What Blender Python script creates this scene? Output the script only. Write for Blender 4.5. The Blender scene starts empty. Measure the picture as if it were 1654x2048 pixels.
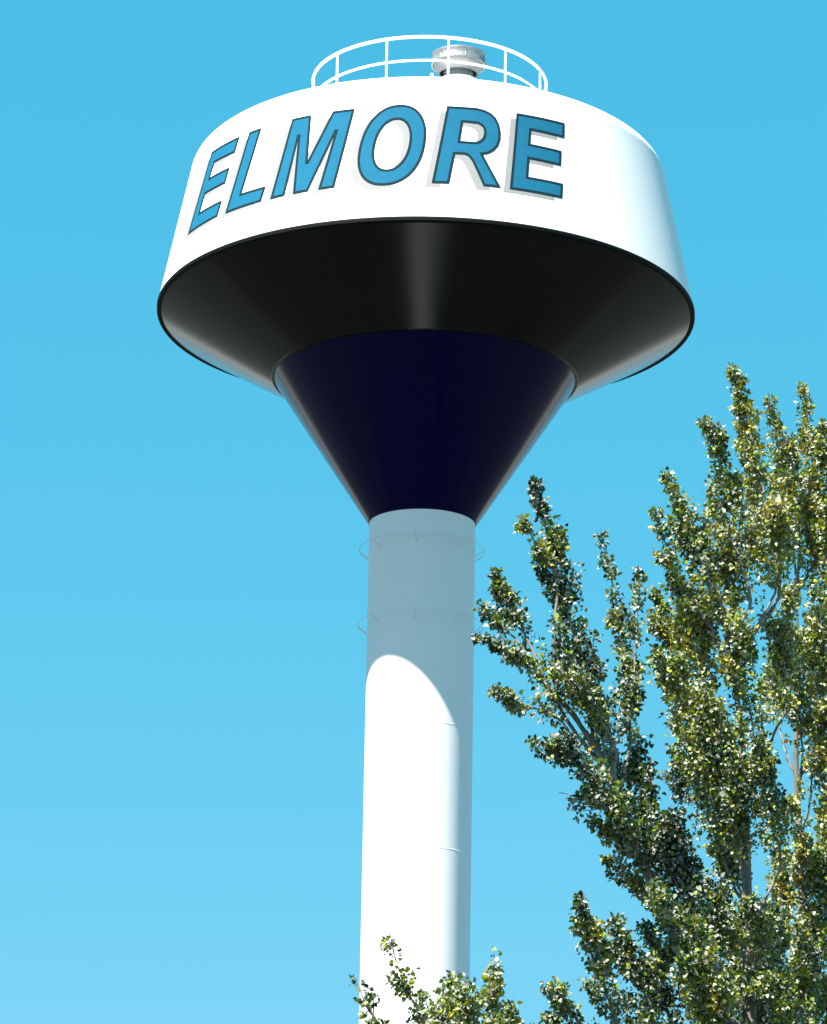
import bpy, math, random
import numpy as np
from mathutils import Vector, Matrix
from mathutils.geometry import delaunay_2d_cdt

random.seed(7)
RNG = np.random.default_rng(11)
scene = bpy.context.scene
COL = scene.collection

# ------------------------------------------------------------------ camera
EYE = 1.6
W0, H0, FPX = 1654.0, 2048.0, 8350.0
PITCH, ROLL = 0.306, 0.0172
F_ = Vector((0, math.cos(PITCH), math.sin(PITCH)))
U0 = Vector((0, -math.sin(PITCH), math.cos(PITCH)))
X0 = Vector((1, 0, 0))
XA = X0 * math.cos(ROLL) + U0 * math.sin(ROLL)
UA = U0 * math.cos(ROLL) - X0 * math.sin(ROLL)
cam_d = bpy.data.cameras.new('camera')
cam = bpy.data.objects.new('camera', cam_d)
COL.objects.link(cam)
cam.matrix_world = Matrix(((XA.x, UA.x, -F_.x, 0), (XA.y, UA.y, -F_.y, 0),
                           (XA.z, UA.z, -F_.z, EYE), (0, 0, 0, 1)))
cam_d.sensor_fit = 'VERTICAL'
cam_d.sensor_height = 24.0
cam_d.lens = 24.0 * FPX / H0
cam_d.clip_start = 0.5
cam_d.clip_end = 9000
scene.camera = cam


def at(px, py, y):
    """world point at depth y metres for a spot of the photograph"""
    d = F_ + XA * ((px - W0 / 2) / FPX) - UA * ((py - H0 / 2) / FPX)
    d = d * (y / d.y)
    return Vector((d.x, d.y, d.z + EYE))


# ------------------------------------------------------------------ light
SUN_AZ, SUN_EL = math.radians(40), math.radians(59.2)
S = Vector((-math.sin(SUN_AZ) * math.cos(SUN_EL), -math.cos(SUN_AZ) * math.cos(SUN_EL), math.sin(SUN_EL)))
sd = bpy.data.lights.new('sun', 'SUN')
sd.energy = 5.0
sd.angle = math.radians(0.5)
sd.color = (1.0, 0.955, 0.89)
so = bpy.data.objects.new('sun', sd)
so.rotation_euler = S.to_track_quat('Z', 'Y').to_euler()
COL.objects.link(so)

w = bpy.data.worlds.new('World')
scene.world = w
w.use_nodes = True
nt = w.node_tree
nt.nodes.clear()
out = nt.nodes.new('ShaderNodeOutputWorld')
bg = nt.nodes.new('ShaderNodeBackground')
sky = nt.nodes.new('ShaderNodeTexSky')
sky.sky_type = 'NISHITA'
sky.sun_disc = False
sky.sun_elevation = SUN_EL
sky.sun_rotation = math.atan2(S.x, S.y) % (2 * math.pi)
sky.altitude = 300
sky.air_density = 1.0
sky.dust_density = 0.35
sky.ozone_density = 1.6
# deepen the blue: one tone curve a*x^p for each colour channel of the sky
SKY_CURVE = ((0.145, 1.46, 1.5), (1.06, 0.40, 9.0), (1.43, 0.335, 9.0))
sep = nt.nodes.new('ShaderNodeSeparateColor')
com = nt.nodes.new('ShaderNodeCombineColor')
nt.links.new(sky.outputs[0], sep.inputs[0])
for ci, (ca, cp, cm) in enumerate(SKY_CURVE):
    pw = nt.nodes.new('ShaderNodeMath')
    pw.operation = 'POWER'
    pw.inputs[1].default_value = cp
    ml = nt.nodes.new('ShaderNodeMath')
    ml.operation = 'MULTIPLY'
    ml.inputs[1].default_value = ca
    nt.links.new(sep.outputs[ci], pw.inputs[0])
    nt.links.new(pw.outputs[0], ml.inputs[0])
    mn = nt.nodes.new('ShaderNodeMath')
    mn.operation = 'MINIMUM'
    mn.inputs[1].default_value = cm
    nt.links.new(ml.outputs[0], mn.inputs[0])
    nt.links.new(mn.outputs[0], com.inputs[ci])
nt.links.new(com.outputs[0], bg.inputs[0])
bg.inputs[1].default_value = 0.12
nt.links.new(bg.outputs[0], out.inputs[0])

scene.view_settings.view_transform = 'Standard'
scene.view_settings.look = 'None'
scene.view_settings.gamma = 1
scene.view_settings.exposure = 1.6
scene.cycles.max_bounces = 8
scene.cycles.sample_clamp_indirect = 6


# ------------------------------------------------------------------ materials
def mat(name, base, rough=0.5, metal=0.0, spec=0.5, noise=None, coat=0.0):
    """noise = (scale xyz, amount, second colour)"""
    m = bpy.data.materials.new(name)
    m.use_nodes = True
    n = m.node_tree.nodes
    L = m.node_tree.links
    b = n['Principled BSDF']
    b.inputs['Base Color'].default_value = (*base, 1)
    b.inputs['Roughness'].default_value = rough
    b.inputs['Metallic'].default_value = metal
    b.inputs['Specular IOR Level'].default_value = spec
    b.inputs['Coat Weight'].default_value = coat
    if noise:
        sc, amt, c2 = noise
        tc = n.new('ShaderNodeTexCoord')
        mp = n.new('ShaderNodeMapping')
        mp.inputs['Scale'].default_value = sc
        nz = n.new('ShaderNodeTexNoise')
        nz.inputs['Scale'].default_value = 1
        nz.inputs['Detail'].default_value = 6
        rp = n.new('ShaderNodeValToRGB')
        rp.color_ramp.elements[0].position = 0.42
        rp.color_ramp.elements[1].position = 0.72
        rp.color_ramp.elements[0].color = (0, 0, 0, 1)
        rp.color_ramp.elements[1].color = (amt, amt, amt, 1)
        mx = n.new('ShaderNodeMix')
        mx.data_type = 'RGBA'
        mx.inputs[6].default_value = (*base, 1)
        mx.inputs[7].default_value = (*c2, 1)
        L.new(tc.outputs['Object'], mp.inputs[0])
        L.new(mp.outputs[0], nz.inputs[0])
        L.new(nz.outputs[0], rp.inputs[0])
        L.new(rp.outputs[0], mx.inputs[0])
        L.new(mx.outputs[2], b.inputs['Base Color'])
    return m


M_WHITE = mat('white_paint', (0.86, 0.85, 0.84), 0.5, spec=0.4, noise=((0.9, 0.9, 0.25), 0.35, (0.76, 0.76, 0.75)))
M_BLACK = mat('black_gloss_paint', (0.0012, 0.0018, 0.0018), 0.16, spec=0.31, noise=((1.5, 1.5, 0.4), 0.8, (0.003, 0.0045, 0.0045)))
M_LIP = mat('black_matte_paint', (0.003, 0.004, 0.004), 0.6, spec=0.12)
M_NAVY = mat('navy_gloss_paint', (0.0003, 0.0006, 0.034), 0.12, spec=0.15, noise=((1.2, 1.2, 0.5), 0.7, (0.0003, 0.0005, 0.035)))
M_LETTER = mat('letter_blue_paint', (0.008, 0.118, 0.205), 0.8, spec=0.1, noise=((5, 5, 5), 0.6, (0.006, 0.100, 0.180)))
M_OUT = mat('outline_dark_paint', (0.004, 0.022, 0.033), 0.8, spec=0.1)
M_SHADE = mat('drop_shadow_grey_paint', (0.245, 0.25, 0.248), 0.7, spec=0.2)
M_GALV = mat('galvanised_steel', (0.34, 0.345, 0.34), 0.42, metal=0.6, noise=((6, 6, 6), 0.8, (0.24, 0.25, 0.25)))
M_RAIL = mat('white_rail_paint', (0.82, 0.82, 0.81), 0.4)
M_BARK = mat('poplar_bark', (0.21, 0.20, 0.175), 0.85, noise=((5, 5, 2.0), 1.0, (0.08, 0.07, 0.055)))
M_GROUND = mat('grass_paled_afar', (0.036, 0.042, 0.034), 0.95, noise=((0.3, 0.3, 0.3), 0.8, (0.052, 0.055, 0.045)))  # near ground; paled further out for bounce light
_n, _l = M_GROUND.node_tree.nodes, M_GROUND.node_tree.links
_b = _n['Principled BSDF']
_near = _b.inputs['Base Color'].links[0].from_socket
_tc = _n.new('ShaderNodeTexCoord')
_len = _n.new('ShaderNodeVectorMath')
_len.operation = 'LENGTH'
_mr = _n.new('ShaderNodeMapRange')
_mr.interpolation_type = 'SMOOTHSTEP'
_mr.inputs['From Min'].default_value = 260
_mr.inputs['From Max'].default_value = 800
_mx = _n.new('ShaderNodeMix')
_mx.data_type = 'RGBA'
_mx.inputs[7].default_value = (0.27, 0.275, 0.25, 1)  # unseen far ground, paled to brighten bounce and edge reflections
_l.new(_tc.outputs['Object'], _len.inputs[0])
_l.new(_len.outputs['Value'], _mr.inputs[0])
_l.new(_mr.outputs[0], _mx.inputs[0])
_l.new(_near, _mx.inputs[6])
_l.new(_mx.outputs[2], _b.inputs['Base Color'])
M_CONC = mat('concrete', (0.38, 0.37, 0.35), 0.9, noise=((2, 2, 2), 0.7, (0.28, 0.27, 0.25)))


def leaf_mat():
    m = bpy.data.materials.new('poplar_leaf')
    m.use_nodes = True
    n = m.node_tree.nodes
    L = m.node_tree.links
    b = n['Principled BSDF']
    o = n['Material Output']
    a = n.new('ShaderNodeAttribute')
    a.attribute_name = 'tint'
    rp = n.new('ShaderNodeValToRGB')
    cr = rp.color_ramp
    cr.elements[0].position = 0.0
    cr.elements[0].color = (0.006, 0.022, 0.007, 1)  # near-black end puts the shade between clumps into leaf colour
    cr.elements[1].position = 1.0
    cr.elements[1].color = (0.36, 0.26, 0.02, 1)
    for p, c in ((0.33, (0.026, 0.066, 0.010, 1)), (0.52, (0.175, 0.26, 0.02, 1)), (0.82, (0.32, 0.33, 0.024, 1))):
        e = cr.elements.new(p)
        e.color = c
    L.new(a.outputs['Fac'], rp.inputs[0])
    g = n.new('ShaderNodeNewGeometry')
    mx = n.new('ShaderNodeMix')
    mx.data_type = 'RGBA'
    mx.inputs[7].default_value = (0.31, 0.32, 0.28, 1)
    mul = n.new('ShaderNodeMath')
    mul.operation = 'MULTIPLY'
    mul.inputs[1].default_value = 0.75
    L.new(g.outputs['Backfacing'], mul.inputs[0])
    L.new(mul.outputs[0], mx.inputs[0])
    L.new(rp.outputs[0], mx.inputs[6])
    L.new(mx.outputs[2], b.inputs['Base Color'])
    b.inputs['Roughness'].default_value = 0.4
    b.inputs['Specular IOR Level'].default_value = 0.38
    tr = n.new('ShaderNodeBsdfTranslucent')
    hs = n.new('ShaderNodeHueSaturation')
    hs.inputs['Saturation'].default_value = 1.2
    hs.inputs['Value'].default_value = 1.5
    L.new(rp.outputs[0], hs.inputs['Color'])
    L.new(hs.outputs[0], tr.inputs[0])
    ms = n.new('ShaderNodeMixShader')
    ms.inputs[0].default_value = 0.13
    L.new(b.outputs[0], ms.inputs[1])
    L.new(tr.outputs[0], ms.inputs[2])
    L.new(ms.outputs[0], o.inputs[0])
    return m


M_LEAF = leaf_mat()


# ------------------------------------------------------------------ helpers
def link_mesh(name, verts, faces, m, parent=None, smooth=True, angle=None):
    me = bpy.data.meshes.new(name)
    me.from_pydata([tuple(v) for v in verts], [], faces)
    me.materials.append(m)
    me.update()
    if smooth:
        me.polygons.foreach_set('use_smooth', [True] * len(me.polygons))
        if angle:
            me.set_sharp_from_angle(angle=math.radians(angle))
    o = bpy.data.objects.new(name, me)
    COL.objects.link(o)
    if parent:
        o.parent = parent
    return o


def lathe(name, prof, m, parent, seg=192, cx=0.0, cy=0.0, angle=25, cap=False):
    V, Fc = [], []
    for r, z in prof:
        for i in range(seg):
            a = 2 * math.pi * i / seg
            V.append((cx + r * math.cos(a), cy + r * math.sin(a), z))
    for k in range(len(prof) - 1):
        for i in range(seg):
            j = (i + 1) % seg
            Fc.append((k * seg + i, k * seg + j, (k + 1) * seg + j, (k + 1) * seg + i))
    if cap:
        Fc.append(tuple((len(prof) - 1) * seg + i for i in range(seg)))
        Fc.append(tuple(reversed(range(seg))))
    return link_mesh(name, V, Fc, m, parent, True, angle)


def tube(V, Fc, pts, rad, seg=6, close=False):
    """append a tube along pts to V, Fc"""
    n = len(pts)
    if not hasattr(rad, '__len__'):
        rad = [rad] * n
    base = len(V)
    up = Vector((0, 0, 1))
    for i, p in enumerate(pts):
        if close:
            t = (pts[(i + 1) % n] - pts[i - 1]).normalized()
        else:
            t = (pts[min(i + 1, n - 1)] - pts[max(i - 1, 0)]).normalized()
        ref = up if abs(t.z) < 0.9 else Vector((0, 1, 0))
        a = t.cross(ref).normalized()
        b = t.cross(a)
        for k in range(seg):
            g = 2 * math.pi * k / seg
            V.append(p + (a * math.cos(g) + b * math.sin(g)) * rad[i])
    for i in range(n if close else n - 1):
        i2 = (i + 1) % n
        for k in range(seg):
            k2 = (k + 1) % seg
            Fc.append((base + i * seg + k, base + i * seg + k2, base + i2 * seg + k2, base + i2 * seg + k))
    if not close:
        Fc.append(tuple(base + k for k in range(seg)))
        Fc.append(tuple(base + (n - 1) * seg + k for k in reversed(range(seg))))


def thing(name, label, cat, loc=(0, 0, 0), group=None):
    o = bpy.data.objects.new(name, None)
    COL.objects.link(o)
    o.location = loc
    o['label'] = label
    o['category'] = cat
    if group:
        o['group'] = group
    return o


# ------------------------------------------------------------------ ground
gv = []
gf = []
NG = 60
for j in range(NG + 1):
    for i in range(NG + 1):
        x = ((i / NG) * 2 - 1)
        y = ((j / NG) * 2 - 1)
        x = math.copysign(abs(x) ** 2.2, x) * 4000
        y = math.copysign(abs(y) ** 2.2, y) * 4000
        r = math.hypot(x, y)
        z = 0 if r < 130 else 0.004 * (r - 130) * (math.sin(x * .004) * math.cos(y * .0031)) * 0.4
        gv.append((x, y, z))
for j in range(NG):
    for i in range(NG):
        a = j * (NG + 1) + i
        gf.append((a, a + 1, a + NG + 2, a + NG + 1))
g = link_mesh('ground', gv, gf, M_GROUND)
g['kind'] = 'structure'

M_DARK_DISC = mat('dark_disc_surface', (0.028, 0.029, 0.030), 0.95, spec=0.2, noise=((1, 1, 1), 0.8, (0.042, 0.042, 0.042)))  # surface made dark to keep reflections in the bowl dark
dark_disc = lathe('added_dark_disc', [(40.0, -0.05), (40.0, 0.004), (0.01, 0.008)], M_DARK_DISC, None, 96, 0.19, 85.0)  # unseen disc, added to darken what the tower underside reflects
dark_disc['kind'] = 'structure'

# ------------------------------------------------------------------ tower
TX, TY = 0.1493 * 85 / 66, 85.0
K = 85 / 66
tower = thing('water_tower', 'tall white water tower with black and navy underside and blue town name lettering', 'water tower', (TX, TY, 0))
RS = 0.8793 * K
Z1 = 20.641 * K + EYE
R2, Z2 = 2.5272 * K, 23.154 * K + EYE
R3, Z3 = 5.815, 31.262 + EYE
RW0, ZW0, RW1, ZW1 = 5.815, 31.265 + EYE, 5.138, 34.645 + EYE

# shaft with weld beads, flared base
prof = [(2.05, 0.12), (2.05, 0.2), (1.9, 0.9), (1.62, 2.0), (1.38, 3.1), (1.22, 4.2), (RS + .01, 5.2), (RS, 5.6)]
z = 7.6
while z < Z1 - 0.3:
    for dz, dr in ((-0.4, 0), (-0.1, 0), (-0.03, 0), (-0.02, 0.0), (-0.01, 0.002), (0.0, 0.003), (0.01, 0.002), (0.02, 0), (0.03, 0), (0.1, 0), (0.4, 0)):
        prof.append((RS + dr, z + dz))
    z += 2.66
prof.append((RS, Z1))
lathe('shaft', prof, M_WHITE, tower, 128, angle=60)
lathe('footing', [(2.5, -0.3), (2.5, 0.10), (2.46, 0.14), (2.0, 0.14)], M_CONC, tower, 96, cap=True)

# navy cone with a small rolled joint at each end
lathe('lower_cone', [(RS + 0.002, Z1 - 0.012), (RS + 0.02, Z1), (RS + 0.035, Z1 + 0.02)] +
      [(RS + 0.035 + (R2 - RS - 0.035) * t, Z1 + 0.02 + (Z2 - Z1 - 0.02) * t) for t in np.linspace(0.05, 1, 20)], M_NAVY, tower, 192)
p = [(R2 - 0.03, Z2 - 0.012), (R2 + 0.035, Z2 - 0.012), (R2 + 0.047, Z2 - 0.006), (R2 + 0.052, Z2 + 0.006)]
e0 = p[-1]
e1 = (R3 - 0.09, Z3 - 0.03)
p += [(e0[0] + (e1[0] - e0[0]) * t, e0[1] + (e1[1] - e0[1]) * t) for t in np.linspace(0.02, 1, 20)]
lathe('bowl', p, M_BLACK, tower, 256, angle=22)
p = [(R3 - 0.091, Z3 - 0.015), (R3 - 0.089, Z3 - 0.036), (R3 - 0.02, Z3 - 0.038)]
for a in np.linspace(-75, 0, 6):
    p.append((R3 - 0.022 + 0.028 * math.cos(math.radians(a)), Z3 - 0.010 + 0.028 * math.sin(math.radians(a))))
p += [(R3 + 0.006, Z3 + 0.05), (R3 - 0.03, Z3 + 0.082)]
lathe('rim_lip', p, M_LIP, tower, 256, angle=30)

# tank wall, shoulder and domed roof
p = [(RW0 + (RW1 - RW0) * t, ZW0 + (ZW1 - ZW0) * t) for t in np.linspace(0.022, 0.93, 14)]
ZR = EYE
A_, C_ = p[-1], (4.70, 34.89 + EYE)
B_c = (RW1 + 0.005, 34.735 + EYE)
for t in np.linspace(0.06, 1, 16):
    p.append(tuple((1 - t) ** 2 * A_[k] + 2 * t * (1 - t) * B_c[k] + t * t * C_[k] for k in (0, 1)))
for r, zz in [(4.45, 34.978), (4.223, 35.043), (3.986, 35.10),
              (3.6, 35.21), (3.2, 35.32), (2.4, 35.48), (1.6, 35.6), (0.8, 35.67), (0.02, 35.70)]:
    p.append((r, zz + ZR))
lathe('tank', p, M_WHITE, tower, 256, angle=60)


# --- lettering: polygons in (u along the wall, s above the rim)
RM = 5.45


def wall(u, s, off):
    th = u / RM
    zz = ZW0 + s
    r = RW0 + (RW1 - RW0) * s / (ZW1 - ZW0) + off
    return (r * math.sin(th), -r * math.cos(th), zz)


def inside(x, y, polys):
    c = False
    for P in polys:
        n = len(P)
        for i in range(n):
            x1, y1 = P[i]
            x2, y2 = P[(i + 1) % n]
            if (y1 > y) != (y2 > y) and x < (x2 - x1) * (y - y1) / (y2 - y1) + x1:
                c = not c
    return c


def dens(P, d=0.07):
    o = []
    for i in range(len(P)):
        a, b = P[i], P[(i + 1) % len(P)]
        n = max(1, int(math.hypot(b[0] - a[0], b[1] - a[1]) / d))
        for k in range(n):
            o.append((a[0] + (b[0] - a[0]) * k / n, a[1] + (b[1] - a[1]) * k / n))
    return o


def fill(name, polys, off, m, parent):
    pts, eds = [], []
    D = [dens(P) for P in polys]
    for P in D:
        b = len(pts)
        pts += P
        eds += [(b + i, b + (i + 1) % len(P)) for i in range(len(P))]
    xs = [q[0] for q in pts]
    ys = [q[1] for q in pts]
    x = min(xs) + .041
    while x < max(xs):
        y = min(ys) + .037
        while y < max(ys):
            if inside(x, y, D):
                pts.append((x, y))
            y += 0.12
        x += 0.09
    vo, eo, fo = delaunay_2d_cdt([Vector(q) for q in pts], eds, [], 0, 1e-5)[:3]
    Fc = []
    for f in fo:
        cx = sum(vo[i].x for i in f) / 3
        cy = sum(vo[i].y for i in f) / 3
        if inside(cx, cy, D):
            Fc.append(tuple(f))
    V = [wall(q.x, q.y, off) for q in vo]
    return link_mesh(name, V, Fc, m, parent, False)


def stroke(name, polys, wd, off, m, parent):
    V, Fc = [], []
    for P in polys:
        # mitred closed ribbon
        n = len(P)
        pin, pout = [], []
        for i in range(n):
            a, b, c = Vector(P[i - 1]), Vector(P[i]), Vector(P[(i + 1) % n])
            d1 = (b - a).normalized()
            d2 = (c - b).normalized()
            n1 = Vector((-d1.y, d1.x))
            n2 = Vector((-d2.y, d2.x))
            mt = n1 + n2
            mt = mt / max(mt.length_squared / 2, 0.45)
            pin.append(b - mt * wd / 2)
            pout.append(b + mt * wd / 2)
        for i in range(n):
            j = (i + 1) % n
            k = max(1, int((Vector(P[j]) - Vector(P[i])).length / 0.07))
            base = len(V)
            for q in range(k + 1):
                t = q / k
                A = pin[i].lerp(pin[j], t)
                B = pout[i].lerp(pout[j], t)
                V.append(wall(A.x, A.y, off))
                V.append(wall(B.x, B.y, off))
            for q in range(k):
                Fc.append((base + 2 * q, base + 2 * q + 1, base + 2 * q + 3, base + 2 * q + 2))
    return link_mesh(name, V, Fc, m, parent, False)


def smooth_loop(P, it=2):
    for _ in range(it):
        o = []
        for i in range(len(P)):
            a, b = P[i], P[(i + 1) % len(P)]
            o += [(a[0] * .75 + b[0] * .25, a[1] * .75 + b[1] * .25), (a[0] * .25 + b[0] * .75, a[1] * .25 + b[1] * .75)]
        P = o
    return P


def ell(cx, cy, rx, ry, sh, n=48, e=2.25):
    o = []
    for i in range(n):
        t = 2 * math.pi * i / n
        c, s = math.cos(t), math.sin(t)
        x = math.copysign(abs(c) ** (2 / e), c) * rx
        y = math.copysign(abs(s) ** (2 / e), s) * ry
        o.append((cx + x + sh * y, cy + y))
    return o


T_, B_ = 2.71, 0.89
LET = [
    ('E', [[(-6.03, B_), (-4.90, .91), (-4.86, 1.23), (-5.71, 1.23), (-5.66, 1.70), (-4.88, 1.69), (-4.84, 2.01), (-5.61, 2.02),
            (-5.56, 2.41), (-4.76, 2.39), (-4.71, T_), (-5.79, T_)]]),
    ('L', [[(-4.58, B_), (-3.62, B_), (-3.57, 1.19), (-4.24, 1.20), (-4.01, T_), (-4.33, T_)]]),
    ('M', [[(-3.33, B_), (-3.04, B_), (-2.905, 2.28), (-2.87, 2.28), (-2.79, B_), (-2.50, B_), (-2.02, 2.25), (-1.985, 2.25), (-2.22, B_), (-1.93, B_), (-1.66, T_),
            (-2.11, T_), (-2.565, 1.57), (-2.60, 1.57), (-2.67, T_), (-3.10, T_)]]),
    ('O', [ell(-0.765, 1.79, 0.66, 0.945, 0.13), ell(-0.765, 1.80, 0.375, 0.625, 0.12, e=2.15)]),
    ('R', [[(0.09, B_), (0.385, B_), (0.51, 1.605), (0.73, 1.61), (0.82, 1.57), (0.90, 1.45), (1.00, 1.19), (1.11, B_), (1.41, B_),
            (1.07, 1.64), (1.20, 1.67), (1.32, 1.75), (1.42, 1.88), (1.475, 2.05), (1.485, 2.22), (1.46, 2.40), (1.40, 2.53), (1.31, 2.62), (1.18, 2.68), (1.02, T_), (0.39, T_)],
           [(0.61, 1.88), (0.95, 1.88), (1.06, 1.92), (1.14, 2.01), (1.175, 2.13), (1.17, 2.25), (1.12, 2.33), (1.03, 2.38), (0.685, 2.39)]]),
    ('E', [[(1.66, B_), (2.76, B_), (2.81, 1.20), (2.02, 1.20), (2.09, 1.69), (2.82, 1.68), (2.87, 2.00), (2.13, 2.01),
            (2.19, 2.40), (2.99, 2.39), (3.04, T_), (1.92, T_)]]),
]
for ch, polys in LET:
    lt = fill('letter', polys, 0.008, M_LETTER, tower)
    lt['label'] = 'blue slanted capital %s with dark outline' % ch
    for loop in polys:
        stroke('outline', [loop], 0.052, 0.012, M_OUT, lt)
    fill('drop_shadow', [[(x - 0.165, y - 0.12) for x, y in P] for P in polys], 0.004, M_SHADE, lt)

# --- roof railing: part of the tower
RR = 1.9998 * K
ZT, ZM = 28.5347 * K + EYE, 28.1093 * K + EYE
ZB = 35.44 + EYE
rail = bpy.data.objects.new('roof_railing', None)
COL.objects.link(rail)
rail.parent = tower
for nm, zz, rr in (('top_rail', ZT, 0.036), ('mid_rail', ZM, 0.027)):
    V, Fc = [], []
    tube(V, Fc, [Vector((RR * math.cos(a), RR * math.sin(a), zz)) for a in np.linspace(0, 2 * math.pi, 97)[:-1]], rr, 8, True)
    link_mesh(nm, V, Fc, M_RAIL, rail)
for k in range(12):
    a = math.radians(8.7 + 30.4 * k if k < 4 else 8.7 + 30 * k)
    x, y = (RR - 0.0) * math.sin(a), -(RR) * math.cos(a)
    V, Fc = [], []
    tube(V, Fc, [Vector((x, y, ZB)), Vector((x, y, ZT))], 0.026, 8)
    tube(V, Fc, [Vector((x, y, ZB)), Vector((x, y, ZB + 0.02))], 0.08, 8)
    link_mesh('post', V, Fc, M_RAIL, rail, angle=40)

# --- roof vent on a white curb
VX = 0.63
vent = bpy.data.objects.new('roof_vent', None)
COL.objects.link(vent)
vent.parent = tower
e = EYE
lathe('curb', [(0.52, 35.6 + e), (0.51, 36.70 + e), (0.48, 36.80 + e), (0.41, 36.835 + e), (0.30, 36.84 + e)], M_WHITE, vent, 64, VX, 0, 30, True)
lathe('neck', [(0.325, 36.7 + e), (0.325, 37.16 + e), (0.30, 37.2 + e)], M_GALV, vent, 48, VX, 0, 30, True)
lathe('skirt', [(0.40, 37.02 + e), (0.425, 36.99 + e), (0.435, 37.02 + e), (0.50, 37.12 + e), (0.555, 37.20 + e), (0.56, 37.25 + e), (0.30, 37.27 + e)], M_GALV, vent, 64, VX, 0, 30)
lathe('cap', [(0.565, 37.20 + e), (0.60, 37.20 + e), (0.602, 37.24 + e), (0.592, 37.26 + e), (0.592, 37.40 + e), (0.602, 37.42 + e), (0.60, 37.45 + e), (0.5, 37.49 + e), (0.25, 37.55 + e), (0.02, 37.57 + e)], M_GALV, vent, 72, VX, 0, 30)
for k in range(3):
    a = math.radians(-40 + 55 * k)
    V, Fc = [], []
    tube(V, Fc, [Vector((VX + 0.604 * math.sin(a), -0.604 * math.cos(a), 37.21 + e)), Vector((VX + 0.604 * math.sin(a), -0.604 * math.cos(a), 37.44 + e))], 0.012, 6)
    link_mesh('band_clip', V, Fc, M_GALV, vent)
# small painted lug on the roof edge near the vent
V, Fc = [], []
tube(V, Fc, [Vector((0.04, -3.2, 35.2 + e)), Vector((0.04, -3.2, 35.62 + e))], 0.035, 8)
link_mesh('lifting_lug', V, Fc, M_RAIL, tower)

# --- two rigging hoops around the shaft with stand-off brackets
for zc in (Z1 - 0.60, Z1 - 2.26):
    V, Fc = [], []
    RH = RS + 0.20
    tube(V, Fc, [Vector((RH * math.cos(a), RH * math.sin(a), zc)) for a in np.linspace(0, 2 * math.pi, 65)[:-1]], 0.007, 6, True)
    hoop = link_mesh('rigging_hoop', V, Fc, M_WHITE, tower)
    for k in range(8):
        a = math.radians(-6 + 45 * k)
        dx, dy = math.sin(a), -math.cos(a)
        V, Fc = [], []
        tube(V, Fc, [Vector((dx * (RS - .01), dy * (RS - .01), zc - 0.13)), Vector((dx * (RS + .03), dy * (RS + .03), zc - 0.13)),
                     Vector((dx * RH, dy * RH, zc)), Vector((dx * RH, dy * RH, zc + 0.02))], 0.010, 6)
        link_mesh('bracket', V, Fc, M_WHITE, hoop)


# ------------------------------------------------------------------ trees
def build_leaves(name, pos, nrm, axis, size, tintv, parent):
    n = len(pos)
    ax = axis / np.linalg.norm(axis, axis=1, keepdims=True)
    nr = nrm - (nrm * ax).sum(1, keepdims=True) * ax
    nr /= np.linalg.norm(nr, axis=1, keepdims=True) + 1e-9
    sd_ = np.cross(nr, ax)
    s = size[:, None]
    fold = nr * s * 0.14
    # rounded-diamond blade: base, two shoulders each side, tip
    v0 = pos
    v1 = pos + ax * s * 0.22 - sd_ * s * 0.46 + fold
    v2 = pos + ax * s * 0.62 - sd_ * s * 0.34 + fold
    v3 = pos + ax * s * 1.05
    v4 = pos + ax * s * 0.62 + sd_ * s * 0.34 + fold
    v5 = pos + ax * s * 0.22 + sd_ * s * 0.46 + fold
    V = np.stack([v0, v1, v2, v3, v4, v5], 1).reshape(-1, 3)
    b = (np.arange(n) * 6)[:, None]
    Fq = np.stack([b + np.array([[0, 3, 2, 1]]), b + np.array([[0, 5, 4, 3]])], 1).reshape(-1, 4)
    me = bpy.data.meshes.new(name)
    me.vertices.add(len(V))
    me.vertices.foreach_set('co', V.ravel().astype(np.float32))
    me.loops.add(Fq.size)
    me.loops.foreach_set('vertex_index', Fq.ravel().astype(np.int32))
    me.polygons.add(len(Fq))
    me.polygons.foreach_set('loop_start', (np.arange(len(Fq)) * 4).astype(np.int32))
    me.polygons.foreach_set('loop_total', np.full(len(Fq), 4, np.int32))
    at_ = me.attributes.new('tint', 'FLOAT', 'POINT')
    at_.data.foreach_set('value', np.repeat(tintv, 6).astype(np.float32))
    me.materials.append(M_LEAF)
    me.update(calc_edges=True)
    me.validate()
    o = bpy.data.objects.new(name, me)
    COL.objects.link(o)
    o.parent = parent
    return o


def catmull(P, n):
    P = [2 * P[0] - P[1]] + list(P) + [2 * P[-1] - P[-2]]
    out_ = []
    m_ = len(P) - 3
    for k in range(n):
        t = k / (n - 1) * m_
        i = min(int(t), m_ - 1)
        t -= i
        a, b, c, d = P[i:i + 4]
        out_.append(0.5 * ((2 * b) + (c - a) * t + (2 * a - 5 * b + 4 * c - d) * t * t + (3 * b - a - 3 * c + d) * t ** 3))
    return out_


PXM = None


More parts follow.
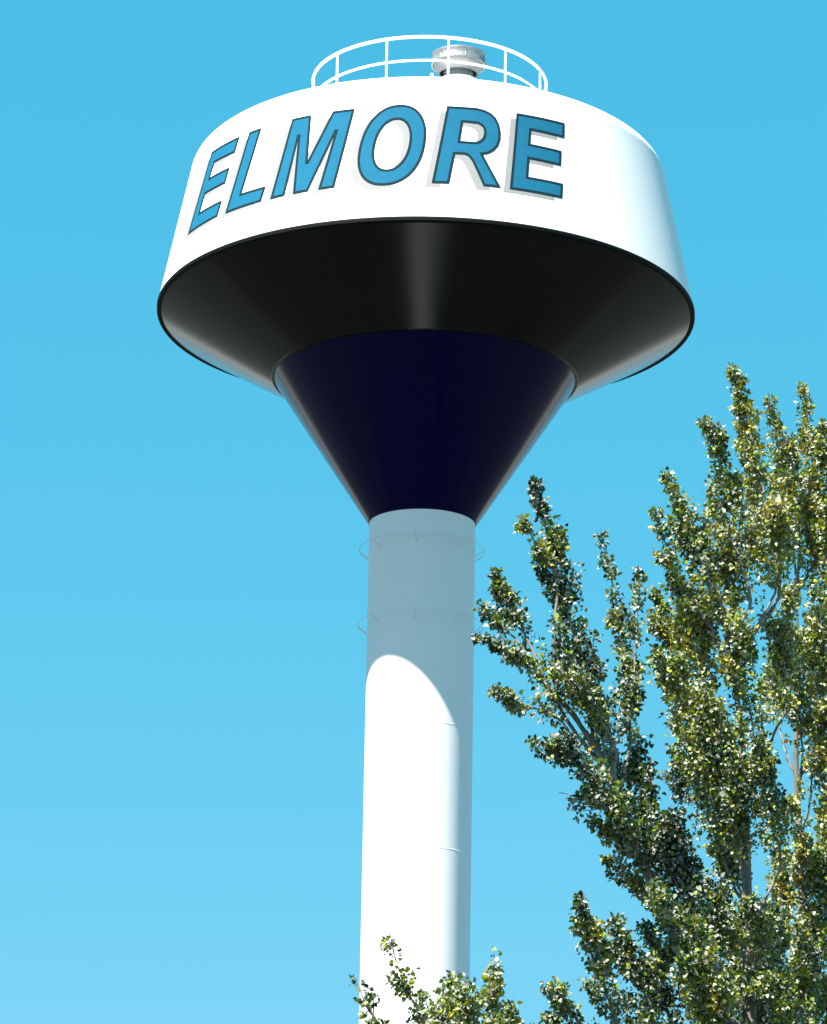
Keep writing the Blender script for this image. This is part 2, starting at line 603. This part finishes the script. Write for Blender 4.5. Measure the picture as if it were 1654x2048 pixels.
def make_tree(name, label, y0, trunk_px, base_xy, plumes, trunk_r, leafk=1.0, gold=0.5):
    base = Vector((base_xy[0], base_xy[1], 0))
    root = thing(name, label, 'tree', base)
    pxm = y0 / math.cos(PITCH) / FPX           # metres per photo pixel at this distance
    # trunk
    tp = [base, base.lerp(at(*trunk_px[0], y0), 0.55) + Vector((0.1, 0, 0))] + [at(px, py, y0) for px, py in trunk_px]
    tp = catmull(tp, 40)
    rad = [trunk_r * (1 - 0.93 * (i / 39) ** 0.8) for i in range(40)]
    rad[0] *= 1.5
    rad[1] *= 1.15
    V, Fc = [], []
    tube(V, Fc, [q - base for q in tp], rad, 12)
    link_mesh('trunk', V, Fc, M_BARK, root)
    LP, LN, LA, LS, LT = [], [], [], [], []
    for pl in plumes:
        path, hw0, hw1 = pl[0], pl[1], pl[2]
        dep = pl[3] if len(pl) > 3 else random.uniform(-0.9, 0.9)
        dens_ = pl[4] if len(pl) > 4 else 1.0
        n = len(path)
        pts = []
        for i, (px, py) in enumerate(path):
            dd = dep * (0.35 + 0.65 * i / (n - 1))
            pts.append(at(px, py, y0 + dd))
        # wood joins the trunk lower down
        b0 = pts[0]
        cand = [q for q in tp if q.z < b0.z - 1.1 * (Vector((q.x - b0.x, q.y - b0.y, 0)).length) - 0.15]
        j = min(cand, key=lambda q: (q - b0).length) if cand else tp[-1]
        mid = j.lerp(b0, 0.5) + Vector((0, 0, -0.06 * (j - b0).length))
        wood = catmull([j, mid] + pts, 26)
        L_ = sum((wood[i + 1] - wood[i]).length for i in range(25))
        r0 = min(0.006 + 0.007 * L_, trunk_r * 0.26)
        wr = [r0 * (1 - 0.9 * (i / 25)) + 0.003 for i in range(26)]
        wob = [q + Vector((random.gauss(0, .008), random.gauss(0, .008), 0)) for q in wood]
        V, Fc = [], []
        tube(V, Fc, [q - base for q in wob], wr, 7)
        # foliage plume
        sp = catmull(pts, 24)
        slen = sum((sp[i + 1] - sp[i]).length for i in range(23))
        h0, h1 = hw0 * pxm, hw1 * pxm
        ntw = int(max(6, slen * (h0 + h1) * 285 * dens_))
        if path[0][1] > 1700 and path[0][0] > 1300:
            ntw = int(ntw * 1.3)
        gpatch = random.gauss(0.46, 0.09) + 0.55 * (gold - 0.45)  # per-tree tint also puts sunlit brightness into the right-hand crowns
        shoots = []
        for q in range(max(4, int(slen * 3.6))):
            t = random.uniform(0.0, 0.74)
            i = int(t * 22.99)
            tg = (sp[i + 1] - sp[i]).normalized()
            rd = Vector((random.gauss(0, 1), random.gauss(0, .7), random.gauss(0, 1)))
            rd = (rd - tg * rd.dot(tg)).normalized()
            hw = h0 + (h1 - h0) * t ** 1.4
            ln = (hw * random.uniform(1.5, 3.0) + 0.05) * (1.12 - 0.75 * t)
            a_ = sp[i]
            d_ = (tg + rd * random.uniform(0.3, 0.65)).normalized()
            b_ = a_ + d_ * ln * 0.5
            c_ = b_ + (d_ + tg * 0.5 + Vector((0, 0, 0.3))).normalized() * ln * 0.5
            shoots.append((a_, b_, c_, ln, hw * 0.34))
            tube(V, Fc, [a_ - base, b_ - base, c_ - base], [0.009, 0.006, 0.002], 4)
        for q in range(ntw):
            t = random.random() ** 0.9
            fi = t * 22.999
            i = int(fi)
            if q % 2 == 0:
                a_, b_, c_, ln, hw = random.choice(shoots)
                u_ = 0.25 + 0.75 * random.random()
                c = a_.lerp(b_, u_ * 2) if u_ < .5 else b_.lerp(c_, u_ * 2 - 1)
                tg = ((b_ - a_) if u_ < .5 else (c_ - b_)).normalized()
                hw = hw * (1.25 - 0.75 * u_) + 0.015
            else:
                c = sp[i].lerp(sp[i + 1], fi - i)
                tg = (sp[i + 1] - sp[i]).normalized()
                hw = (h0 + (h1 - h0) * t ** 1.1) * 0.78 * (1 if t < .8 else 1 - 2.6 * (t - .8))
                hw *= 0.62 + 0.55 * math.sin(t * slen * 4.2 + dep * 5) ** 2 * math.cos(t * slen * 1.7 + dep * 9) ** 2 + 0.25 * random.random()
            rd = Vector((random.gauss(0, 1), random.gauss(0, 1), random.gauss(0, 1)))
            rd = (rd - tg * rd.dot(tg)).normalized()
            tl = hw * random.uniform(0.75, 1.5)
            d0 = (tg * random.uniform(0.5, 1.0) + rd * random.uniform(0.5, 1.0) + Vector((0, 0, 0.25))).normalized()
            tw0 = c + rd * 0.01 - tg * tl * 0.45
            reach = hw * (random.uniform(0.45, 1.1) + (0.45 * random.random() if random.random() < 0.16 else 0)) / max(0.35, d0.dot(rd))
            reach = min(reach, tl * 1.7)
            end = tw0 + d0 * reach + Vector((0, 0, 0.12 * reach))
            m1 = tw0.lerp(end, 0.5) + rd * 0.05 * reach
            if q % 4 == 0:
                tube(V, Fc, [tw0 - base, m1 - base, end - base], [0.0055, 0.004, 0.002], 3)
            nl = random.randint(7, 12)
            gp = min(1, max(0, gpatch + 0.14 * (0.5 - t) + 0.2 * math.sin(c.x * 5.1 + c.z * 3.3) * math.cos(c.z * 4.7 - c.y * 3.9) + random.gauss(0, 0.1)))  # clump tint also paints shaded and sunlit patches into the foliage
            if random.random() < 0.045 * gold * 2:
                gp = random.uniform(0.7, 1.0)
            for u in range(nl):
                s_ = 0.25 + 0.8 * (u + random.random()) / nl
                pc = tw0.lerp(m1, s_ * 2) if s_ < .5 else m1.lerp(end, s_ * 2 - 1)
                off = Vector((random.gauss(0, 1), random.gauss(0, 1), random.gauss(0, 1)))
                off = off.normalized() * random.uniform(0.012, 0.055)
                pc = pc + off
                LP.append(tuple(pc - base))
                dr = off.normalized() * 0.9 + Vector((0, 0, random.uniform(-1.2, 0.3))) + d0 * 0.3
                LA.append(tuple(dr))
                LN.append((random.gauss(0, 0.75), random.gauss(0, 0.75), random.gauss(0.45, 0.75)))
                LS.append(random.uniform(0.032, 0.062) * (1.25 if random.random() < .06 else 1))
                LT.append(min(1, max(0, gp + random.gauss(0, 0.17))))
        link_mesh('limb', V, Fc, M_BARK, root)
    build_leaves('crown', np.array(LP), np.array(LN), np.array(LA), np.array(LS) * leafk, np.array(LT), root)
    print(name, 'leaves', len(LP))
    return root


# left poplar: limbs sweeping up to the left
make_tree('poplar_tree', 'green poplar with open limbs sweeping up left towards the tower shaft', 44.0,
          [(1560, 2300), (1480, 2090), (1410, 1950), (1340, 1830), (1270, 1690), (1235, 1570), (1160, 1450), (1110, 1390)],
          (3.9, 44.0),
          [([(1150, 1430), (1070, 1350), (1010, 1300), (952, 1272)], 30, 12, -0.3),
           ([(1110, 1400), (1060, 1290), (1015, 1210), (990, 1145)], 34, 11, 0.2),
           ([(1040, 1290), (990, 1240), (958, 1210)], 16, 8, 0.1),
           ([(1120, 1440), (1040, 1408), (985, 1380)], 24, 9, -0.4, 1.4),
           ([(1230, 1500), (1175, 1350), (1135, 1220), (1100, 1080), (1068, 965)], 62, 17, 0.0, 1.1),
           ([(1110, 1150), (1075, 1090), (1046, 1040)], 24, 12, -0.2),
           ([(1260, 1480), (1255, 1350), (1235, 1210), (1203, 1070)], 30, 12, 0.6),
           ([(1262, 1420), (1272, 1270), (1278, 1135)], 20, 10, 0.4, 0.8),
           ([(1210, 1450), (1170, 1400), (1110, 1330)], 48, 26, -0.5),
           ([(1240, 1590), (1150, 1530), (1062, 1480)], 46, 15, -0.5, 1.1),
           ([(1230, 1600), (1180, 1600), (1120, 1585)], 24, 9, 0.3, 0.8),
           ([(1340, 1820), (1270, 1690), (1210, 1590), (1130, 1470)], 44, 26, -0.7, 0.8),
           ([(1300, 1700), (1240, 1560), (1190, 1450)], 40, 30, 0.4, 0.8),
           ([(1400, 1960), (1350, 1860), (1300, 1770)], 50, 34, -0.9, 0.8),
           ([(1300, 1740), (1240, 1690), (1180, 1640)], 40, 14, -0.3),
           ([(1330, 1800), (1270, 1770), (1215, 1720)], 34, 14, 0.3, 0.8),
           ([(1310, 1720), (1290, 1600), (1270, 1480)], 46, 24, 0.5, 0.8),
           ([(1400, 1900), (1360, 1760), (1330, 1640)], 60, 40, -0.6),
           ([(1400, 1900), (1350, 1860), (1290, 1800)], 34, 18, 0.5, 0.6),
           ([(1270, 2130), (1215, 1990), (1175, 1880), (1160, 1800)], 56, 15, -0.8, 1.0),
           ([(1210, 2120), (1145, 2030), (1096, 1968)], 40, 11, -0.5),
           ([(1330, 2100), (1280, 1960), (1225, 1840)], 56, 20, -0.2, 0.9),
           ([(1360, 2100), (1320, 1960), (1290, 1850)], 50, 20, 0.4, 0.8),
           ([(1440, 2120), (1400, 2020), (1370, 1900)], 70, 45, -0.7, 1.0),
           ([(1160, 2130), (1130, 2080), (1100, 2030)], 40, 18, -0.3),
           ], 0.17, gold=0.35)

# right poplar: tall upright limbs
make_tree('poplar_tree', 'tall dense poplar with upright limbs around one central grey trunk, highest tip of all', 48.0,
          [(1520, 2300), (1500, 2050), (1496, 1900), (1492, 1700), (1488, 1560), (1475, 1400), (1440, 1220), (1410, 1120)],
          (5.0, 48.2),
          [([(1450, 1260), (1405, 1130), (1368, 1030), (1328, 945)], 56, 11, -0.2, 1.1),
           ([(1425, 1260), (1350, 1140), (1310, 1020)], 40, 12, -0.5),
           ([(1470, 1270), (1445, 1110), (1420, 990)], 40, 14, 0.3),
           ([(1500, 1200), (1465, 1040), (1440, 920), (1412, 845)], 54, 13, -0.4),
           ([(1560, 1170), (1525, 980), (1492, 830), (1464, 735)], 48, 15, 0.1),
           ([(1500, 1100), (1510, 1000), (1500, 920)], 36, 22, 0.7, .7),
           ([(1400, 1520), (1360, 1400), (1312, 1300)], 60, 15, -0.4),
           ([(1370, 1480), (1340, 1300), (1308, 1180)], 46, 12, 0.5),
           ([(1400, 1500), (1370, 1470), (1325, 1420)], 24, 12, 0.9, .6),
           ([(1430, 1480), (1400, 1330), (1370, 1200)], 70, 50, 0.1, 1.1),
           ([(1480, 1720), (1430, 1540), (1400, 1380)], 80, 55, -0.5, 1.0),
           ([(1510, 1500), (1490, 1350), (1470, 1240)], 56, 44, -0.3, .9),
           ([(1440, 1700), (1400, 1600), (1350, 1500)], 60, 30, 0.7, .7),
           ([(1570, 1420), (1560, 1330), (1540, 1240)], 44, 34, 0.5, .8),
           ([(1560, 1720), (1530, 1600), (1520, 1480)], 50, 44, -0.7, .9),
           ([(1550, 1180), (1560, 1100), (1555, 1020)], 50, 45, -0.5, .9),
           ([(1440, 2130), (1420, 1930), (1400, 1760)], 70, 55, -0.3, .9),
           ([(1480, 1780), (1450, 1650), (1440, 1540)], 56, 44, 0.8, .9),
           ([(1530, 1960), (1520, 1860), (1500, 1800)], 40, 30, -0.7, .8),
           ([(1540, 2100), (1545, 1960), (1540, 1820)], 56, 50, 0.4, .8),
           ([(1590, 2150), (1570, 2050), (1540, 1950)], 50, 34, -0.5, .8),
           ], 0.13, gold=0.62)

make_tree('poplar_tree', 'yellow-green poplar with pale straight trunk, its crown cut by the right edge', 51.0,
          [(1640, 2300), (1618, 2050), (1606, 1900), (1600, 1700), (1592, 1520), (1596, 1350), (1594, 1200), (1600, 1050)],
          (5.7, 51.2),
          [([(1650, 1720), (1665, 1560), (1660, 1420)], 60, 44, -0.5, .9),
           ([(1670, 1200), (1668, 1000), (1652, 850)], 54, 18, -0.4),
           ([(1590, 1130), (1570, 950), (1538, 800)], 48, 12, -0.3),
           ([(1632, 1100), (1625, 930), (1604, 772)], 40, 12, 0.4),
           ([(1600, 1100), (1590, 980), (1580, 880)], 50, 24, 0.8, .7),
           ([(1740, 1300), (1750, 1050), (1720, 850)], 70, 25, 0.2, .8),
           ([(1520, 2150), (1500, 2040), (1490, 1930)], 60, 44, -0.9, .9),
           ([(1600, 2160), (1590, 2030), (1600, 1920)], 56, 44, -0.8, .9),
           ([(1480, 1960), (1470, 1880), (1450, 1790)], 50, 40, -1.0, .9),
           ([(1620, 1600), (1630, 1500), (1640, 1400)], 30, 26, -0.6, .7),
           ([(1650, 1440), (1645, 1300), (1640, 1180)], 44, 40, -0.3, 1.0),
           ([(1690, 1400), (1700, 1200), (1690, 1000)], 60, 36, 0.3, .9),
           ([(1610, 1400), (1620, 1300), (1625, 1230)], 22, 20, 0.5, .8),
           ([(1605, 1500), (1596, 1400), (1590, 1270)], 34, 24, -0.8, .8),
           ([(1610, 1800), (1600, 1720), (1585, 1600)], 36, 24, -0.8, .8),
           ([(1580, 1280), (1575, 1220), (1590, 1160)], 30, 26, -0.9, .7),
           ([(1625, 2040), (1612, 1940), (1600, 1840)], 40, 30, -0.8, .8),
           ([(1650, 1200), (1640, 1080), (1635, 960)], 50, 40, 0.4, .9),
           ([(1560, 1460), (1545, 1380), (1550, 1290)], 34, 26, 0.7, .7),
           ([(1640, 1960), (1650, 1820), (1640, 1700)], 56, 50, -0.4, .9),
           ([(1700, 2000), (1710, 1800), (1700, 1600)], 60, 50, 0.3, .9),
           ([(1640, 2160), (1655, 2060), (1650, 1960)], 50, 44, 0.2, .8),
           ([(1580, 1900), (1565, 1800), (1560, 1700)], 36, 28, 0.6, .7),
           ], 0.10, gold=0.75)

# low crown at the foot of the picture
make_tree('poplar_tree', 'low bushy poplar crown in front of the white shaft at the bottom', 40.0,
          [(940, 2500), (925, 2300), (915, 2200), (905, 2120), (900, 2060)],
          (0.55, 40.0),
          [([(880, 2140), (840, 2030), (802, 1950), (774, 1872)], 34, 9, -0.2, .5),
           ([(830, 2140), (745, 2030), (710, 1955)], 28, 9, 0.2, .5),
           ([(900, 2150), (905, 2030), (906, 1950)], 46, 14, 0.0, .85),
           ([(1000, 2150), (985, 2020), (990, 1908)], 36, 13, 0.3, .75),
           ([(860, 2140), (860, 2060), (840, 1990)], 46, 16, 0.5, .75),
           ([(950, 2150), (940, 2050), (932, 1965)], 50, 22, -0.4, .9),
           ([(1020, 2150), (1020, 2080), (1022, 2000)], 34, 14, -0.3, .75),
           ([(800, 2160), (770, 2100), (740, 2040)], 32, 18, -0.3, .75),
           ([(1070, 2200), (1066, 2120), (1050, 2060)], 36, 14, 0.2),
           ([(940, 2240), (930, 2160), (910, 2080)], 80, 60, 0.2, .9),
           ], 0.07, gold=0.55)
